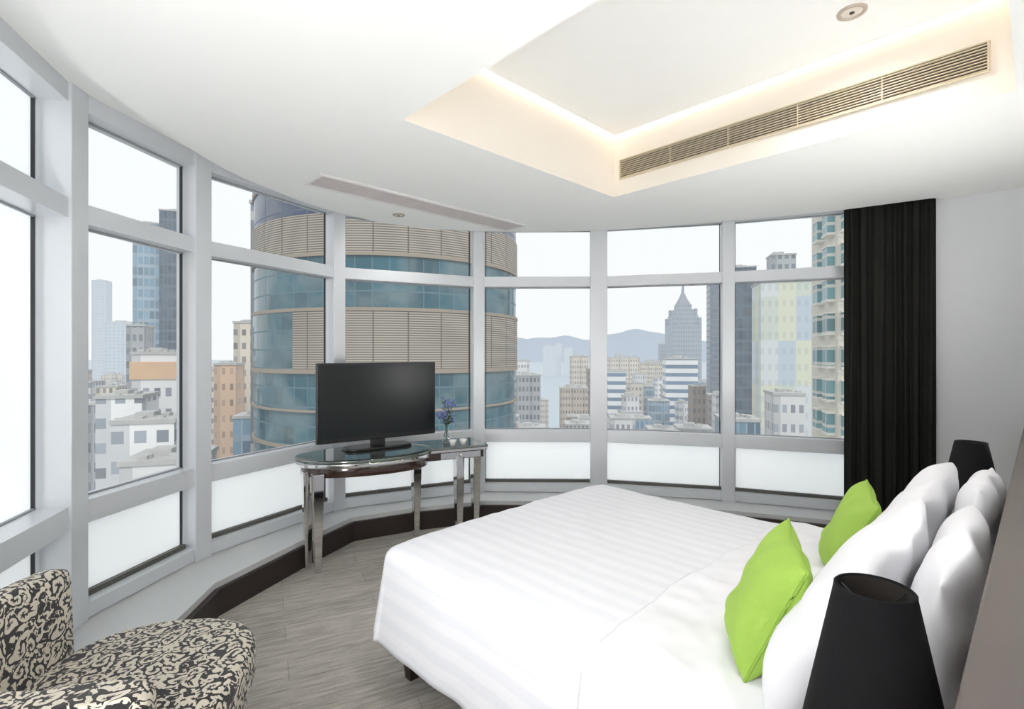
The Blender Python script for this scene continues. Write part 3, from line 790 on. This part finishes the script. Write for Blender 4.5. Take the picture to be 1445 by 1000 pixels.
B=[(-112,-104.6,40,150,F_blue,'blue grey glass office tower with dark window strips'),
(-103.0,-93,43,148,F_dblue,'dark glazed high-rise beside a pale blue tower'),
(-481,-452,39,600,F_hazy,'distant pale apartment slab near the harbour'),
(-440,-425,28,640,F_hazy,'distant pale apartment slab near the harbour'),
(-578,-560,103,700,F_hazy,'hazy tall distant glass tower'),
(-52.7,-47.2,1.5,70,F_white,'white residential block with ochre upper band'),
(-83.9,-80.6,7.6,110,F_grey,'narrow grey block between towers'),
(-49.6,-45,-3.7,60,F_white,'white low block with flat roof'),
(-64,-57.5,-6,76,F_grey,'grey low block with flat roof'),
(-39.8,-34.5,-5.3,50,F_white,'white block with cluttered rooftop'),
(-32.8,-27.2,-7.6,42,F_white,'bright white rooftop block below the window'),
(-28.5,-25.6,-9.8,33,F_white,'white low block below the window'),
(-53.2,-49.7,-.4,90,F_orange,'pale orange rendered apartment tower'),
(-56.2,-51.5,7.75,102,F_beige,'beige apartment tower with small windows'),
(-34.4,-31.6,21,66,F_bars,'pale slotted slab tower beside the round tower'),
(-42,-36.5,-8,76,F_blue,'low glazed block at the foot of the round tower'),
(1.0,9.0,-5.2,160,F_grey,'grey office block by the harbour'),
(1.5,8.0,-1.5,225,F_white,'white office block by the harbour'),
(19.2,30,-11.8,200,F_tan,'tan apartment tower among city blocks'),
(30,39.5,.4,260,F_beige,'beige apartment tower near the harbour'),
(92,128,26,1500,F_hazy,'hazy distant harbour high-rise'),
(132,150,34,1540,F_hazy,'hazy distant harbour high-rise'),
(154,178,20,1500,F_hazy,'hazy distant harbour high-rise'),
(58,76,-.6,300,F_beige,'long beige apartment slab'),
(81,99,-3.8,318,F_beige,'long beige apartment slab'),
(38.0,44.8,-5.4,200,F_stripe,'white office block with ribbon windows'),
(49.3,55.8,-10.7,215,F_beige,'beige apartment tower among city blocks'),
(58.5,64.5,-8,244,F_white,'white apartment tower among city blocks'),
(69,76,-12.9,232,F_tan,'tan apartment tower among city blocks'),
(61.5,73.5,-.4,200,F_stripe,'white office block with blue ribbon windows'),
(70.6,79,-13,180,F_brown,'brown brick block among city blocks'),
(147,159,12,505,F_spire,'slate grey office block in haze'),
(112,124,42,285,F_dblue,'slender dark glass tower in haze'),
(23.2,28.8,-13.5,118,F_white,'white low block with rooftop plant'),
(31,37,-15.5,114,F_beige,'beige low block with rooftop plant'),
(40.5,48.5,-16.5,122,F_grey,'grey low block with rooftop plant'),
(12,20,-19,125,F_tan,'tan low block with rooftop plant'),
(1,8,-16,120,F_grey,'grey low block with rooftop plant'),
(60.5,67.5,25.4,140,F_dblue,'dark blue glass tower with flat top'),
(46.2,54.6,14.6,92,F_panel,'pale pastel panelled tower with green and blue bays'),
(70.5,79,28.6,138,F_grey,'grey tower with stepped roof'),
(30.5,35.5,-8,72,F_blue,'glazed low block with flat roof'),
(40,44.2,-4.6,76,F_white,'white block with small windows'),
(34.8,39.2,-10,58,F_grey,'grey low block with rooftop plant'),
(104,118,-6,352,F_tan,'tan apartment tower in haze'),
]
for b in B: building(b[0],b[1],b[2],b[3],b[4],b[5],cap=2.4 if 'ochre' in b[5] else None,style=1 if 'stepped' in b[5] else 0)
placed+= [(-13.7,58.4,17),(33,48,8),(155.6,465,22)]
rg=random.Random(11)
pal=[(F_beige,'beige'),(F_white,'white'),(F_tan,'tan'),(F_grey,'grey'),(F_white,'white'),(F_beige,'beige'),(F_brown,'brown'),(F_blue,'blue glazed'),(F_bars,'pale slotted')]
cnt=0; tries=0
while cnt<250 and tries<60000:
    tries+=1
    br=rg.uniform(T(-42),T(38)); d=85+rg.random()**1.1*325
    w=rg.uniform(3.2,7.8)*(.6+d/380)
    drop=(rg.uniform(.025,.14) if d>150 else rg.uniform(.12,.28))
    if T(-2)<br<T(9) : drop=max(drop,.09)
    zt=1.5-drop*d*math.cos(br)
    if zt<GZ+8: continue
    x=d*math.sin(br); y=d*math.cos(br); dep=max(w*.9,6)
    r=math.hypot(w,dep)/2
    if any(math.hypot(x-a,y+dep/2-b)<(r+c)+.5 for a,b,c in placed): continue
    if y+dep>425: continue
    if T(3.0)<br<T(6.8) and d>110: continue      # open water channel
    m,cn=rg.choice(pal)
    building(x-w/2,x+w/2,zt,y,m,'%s city block in a dense high-rise district'%cn,rot=rg.uniform(-.15,.15),style=rg.choice((0,0,1,2))); cnt+=1
def resid():
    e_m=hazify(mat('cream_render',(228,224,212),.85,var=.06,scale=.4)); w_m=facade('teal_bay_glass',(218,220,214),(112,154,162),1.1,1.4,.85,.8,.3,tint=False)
    mb=MB(); M=Matrix.Translation(Vector((32.5,48,0)))@Matrix.Rotation(T(-16),4,'Z')
    mb.box((0,0,(26+GZ)/2),(5.6,8,26-GZ),M,0)
    z=-30
    while z<24:
        for x in (-1.9,.4,2.2):
            mb.box((x,-4.25,z+1.3),(1.3,.7,1.7),M,1); mb.box((x,-4.25,z+.3),(1.5,.8,.22),M,2); mb.box((x,-4.25,z+2.25),(1.5,.8,.15),M,2)
        for yy in (-2.4,.6):
            mb.box((-3.05,yy,z+1.3),(.7,1.5,1.7),M,1); mb.box((-3.05,yy,z+.35),(.8,1.7,.22),M,2); mb.box((-3.05,yy,z+2.25),(.8,1.7,.15),M,2)
        mb.box((0,-4.02,z),(5.7,.1,.25),M,2)
        z+=3.0
    mb.obj('apartment_building',[e_m,w_m,hazify(mat('white_ledge',(236,234,226),.8))],uv='box',label='cream apartment tower with teal glazed bay windows',cat='building')
resid()
mb=MB(); c=Vector((155.6,465,0)); M=Matrix.Translation(c)
mb.box((0,0,(28+GZ)/2),(25,25,28-GZ),M,0); mb.box((0,0,32),(21,21,9),M,0); mb.box((0,0,39),(16.5,16.5,6),M,0); mb.box((0,0,44),(12,12,5),M,0)
for sx in (-1,1):
    for sy in (-1,1): mb.box((sx*11,sy*11,31),(3,3,7),M,0); mb.box((sx*8.8,sy*8.8,39),(2.2,2.2,7),M,0)
for r0,z0,r1,z1 in ((5.6,46.5,3.0,52),(3.0,52,1.3,57),(1.0,57,.6,72)):
    i=len(mb.v)
    for r,z in ((r0,z0),(r1,z1)):
        for dx,dy in ((-1,-1),(1,-1),(1,1),(-1,1)): mb.v.append(M@Vector((dx*r,dy*r,z)))
    for f in ((3,2,1,0),(4,5,6,7),(0,1,5,4),(1,2,6,5),(2,3,7,6),(3,0,4,7)): mb.f.append([i+j for j in f]); mb.m.append(1)
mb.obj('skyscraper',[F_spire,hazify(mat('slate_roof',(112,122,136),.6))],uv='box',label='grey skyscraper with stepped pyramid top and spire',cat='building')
def round_tower():
    cx,cy,R=-13.7,58.4,14.3
    tanm=hazify(mat('tan_cladding',(158,147,134),.7,var=.08,scale=.3))
    lou,n=newmat('louvre_cladding'); out=n.n('ShaderNodeOutputMaterial'); b=n.n('ShaderNodeBsdfPrincipled'); n.l(b.outputs[0],out.inputs[0])
    uv=n.n('ShaderNodeUVMap'); sp=n.n('ShaderNodeSeparateXYZ'); n.l(uv.outputs[0],sp.inputs[0])
    g=n.math('LESS_THAN',n.math('FRACT',n.math('MULTIPLY',sp.outputs[1],1/.21)),.5)
    v=n.math('LESS_THAN',n.math('FRACT',n.math('MULTIPLY',sp.outputs[0],1/3.0)),.04)
    tc=n.n('ShaderNodeTexCoord'); no=n.n('ShaderNodeTexNoise'); no.inputs['Scale'].default_value=.15; n.l(tc.outputs['Object'],no.inputs[0])
    lc=n.mix(no.outputs[0],lin((164,154,142)),lin((196,188,176)))
    n.l(n.mix(v,n.mix(g,lc,lin((114,107,100))),lin((108,100,92))),b.inputs['Base Color']); b.inputs['Roughness'].default_value=.7
    hazify(lou)
    teal=facade('teal_curtain_glass',(104,128,138),(54,98,112),1.5,1.7,.94,.92,.25,.08,refl=.28,tint=False)
    blue=facade('slate_band_glass',(96,106,126),(66,78,106),3.0,2.6,.95,.95,.15,.2,refl=.2,tint=False)
    bands=[(17.6,17.0,0,0),(17.0,13.8,3,-.15),(13.8,10.4,1,0),(10.4,10.1,0,.05),(10.1,5.6,2,-.15),(5.6,5.3,0,.05),(5.3,.2,1,0),(.2,-.2,0,.05),(-.2,-3.4,2,-.15),(-3.4,-3.6,0,.05),(-3.6,-6.6,2,-.15),(-6.6,-6.9,0,.05),(-6.9,-10.4,2,-.15),(-10.4,-14,1,0),(-14,-14.6,0,.05),(-14.6,-20,2,-.15),(-20,GZ,0,0)]
    NS=120; V=[];F=[];Mi=[];UV=[]
    def ringv(r,z): 
        i=len(V)
        for k in range(NS+1):
            a=2*math.pi*k/NS; V.append((cx+r*math.cos(a),cy+r*math.sin(a),z)); UV.append((a*R,z+100))
        return i
    def join(a,b,m):
        for k in range(NS):
            mm=m
            an=360*k/NS
            if m==1 and 198<=an<246 and V[b][2]<6: mm=2
            F.append([a+k,a+k+1,b+k+1,b+k]); Mi.append(mm)
    prev=None
    for zt,zb,m,dr in bands:
        a=ringv(R+dr,zt); 
        if prev is not None: join(a,prev,0)
        b=ringv(R+dr,zb); join(b,a,m); prev=b
    t=ringv(R,17.6); c2=ringv(.01,17.7); join(t,c2,0)
    a=ringv(R*.82,17.6); b=ringv(R*.82,21.0); c3=ringv(.01,21.05); join(a,b,1); join(b,c3,0)
    me=bpy.data.meshes.new('round_tower'); me.from_pydata([(v[0]-cx,v[1]-cy,v[2]) for v in V],[],F)
    for m in (tanm,lou,teal,blue): me.materials.append(m)
    for p,m in zip(me.polygons,Mi): p.material_index=m
    ly=me.uv_layers.new(name='UVMap')
    for l in me.loops: ly.data[l.index].uv=UV[l.vertex_index]
    o=bpy.data.objects.new('round_tower',me); o.location=(cx,cy,0); COL.objects.link(o)
    tag(o,'cylindrical tower with louvred tan bands and teal glass storeys','building')
round_tower()
def plane(name,x0,x1,y0,y1,z,m,lab,cat):
    mb=MB(); mb.v=[Vector((x0,y0,z)),Vector((x1,y0,z)),Vector((x1,y1,z)),Vector((x0,y1,z))]; mb.f=[[0,1,2,3]]; mb.m=[0]
    o=mb.obj(name,m,label=lab,cat=cat,recalc=False,kind='structure'); return o
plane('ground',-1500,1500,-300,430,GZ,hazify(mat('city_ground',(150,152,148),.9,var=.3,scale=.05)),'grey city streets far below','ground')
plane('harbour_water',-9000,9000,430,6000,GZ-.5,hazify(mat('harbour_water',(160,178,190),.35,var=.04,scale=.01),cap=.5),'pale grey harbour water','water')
mb=MB()
for y,amp,base,sd in ((5000,150,110,0),(5600,120,190,7)):
    i0=len(mb.v); n=160
    for k in range(n+1):
        x=-1800+8800*k/n
        h=base+amp*noise.noise(Vector((x*.0011+sd,sd,0)))+amp*.35*noise.noise(Vector((x*.004+sd,3,0)))
        h*=min(1,max(.05,(x+1800)/1600))
        mb.v.append(Vector((x,y+400,GZ))); mb.v.append(Vector((x,y,max(5,h)))); 
        mb.v.append(Vector((x,y-600,GZ)))
    for k in range(n):
        a=i0+k*3; mb.f.append([a,a+3,a+4,a+1]); mb.f.append([a+1,a+4,a+5,a+2]); mb.m+=[0,0]
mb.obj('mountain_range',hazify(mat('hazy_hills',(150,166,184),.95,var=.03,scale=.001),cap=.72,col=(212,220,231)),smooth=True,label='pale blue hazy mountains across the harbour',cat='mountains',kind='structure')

# ---------------------------------------------------------------- light
w=bpy.data.worlds.new('World'); S.world=w; w.use_nodes=True
n=N(w); out=n.n('ShaderNodeOutputWorld'); bg=n.n('ShaderNodeBackground'); n.l(bg.outputs[0],out.inputs[0])
tc=n.n('ShaderNodeTexCoord'); sp=n.n('ShaderNodeSeparateXYZ'); n.l(tc.outputs['Generated'],sp.inputs[0])
rp=n.n('ShaderNodeValToRGB'); rp.color_ramp.elements[0].position=0; rp.color_ramp.elements[0].color=(.88,.885,.89,1); rp.color_ramp.elements[1].position=.5; rp.color_ramp.elements[1].color=(.88,.90,.92,1)
n.l(sp.outputs[2],rp.inputs[0]); n.l(rp.outputs[0],bg.inputs[0]); bg.inputs[1].default_value=1.16
def light(name,typ,loc,energy,col=(1,1,1),aim=None,**k):
    l=bpy.data.lights.new(name,typ); l.energy=energy; l.color=col
    for a,b in k.items(): setattr(l,a,b)
    o=bpy.data.objects.new(name,l); o.location=loc; COL.objects.link(o)
    if aim: o.rotation_euler=(Vector(aim)-Vector(loc)).to_track_quat('-Z','Y').to_euler()
    return o
s=light('sun','SUN',(0,-20,50),1.4,(1,.98,.95),angle=T(14))
s.rotation_euler=Vector((-.30,.62,-.72)).to_track_quat('-Z','Y').to_euler()
light('room_fill','POINT',(-.55,.10,1.75),40,(1,.98,.96),shadow_soft_size=.3)  # unseen fill light added behind the camera, no fixture
light('ceiling_fill','SPOT',(-.75,.15,.9),116,(1,.99,.98),aim=(-.1,3.6,2.8),shadow_soft_size=.2,spot_size=T(130),spot_blend=1.0)  # this and the next two: unseen spots added to brighten the ceiling
light('ceiling_fill','SPOT',(1.12,.97,1.15),56,(1,.985,.96),aim=(.6,3.0,3.2),shadow_soft_size=.12,spot_size=T(130),spot_blend=1.0)
light('ceiling_fill','SPOT',(2.42,2.24,1.15),68,(1,.985,.96),aim=(1.4,3.8,3.0),shadow_soft_size=.1,spot_size=T(145),spot_blend=1.0)
for (x,y,z,en) in ((1.572,2.36,3.07,36),(.55,1.5,3.07,38),(-.94,4.24,2.645,18)):
    light('downlight_beam','SPOT',(x,y,z),en,(1,.98,.95),shadow_soft_size=.05,spot_size=T(165),spot_blend=1.0)

cam=bpy.data.cameras.new('Camera'); co=bpy.data.objects.new('Camera',cam); COL.objects.link(co)
co.location=(0,0,1.5); co.rotation_euler=(math.radians(90),0,0)
cam.sensor_width=36; cam.lens=36*720/1445; cam.clip_start=.02; cam.clip_end=20000
S.camera=co
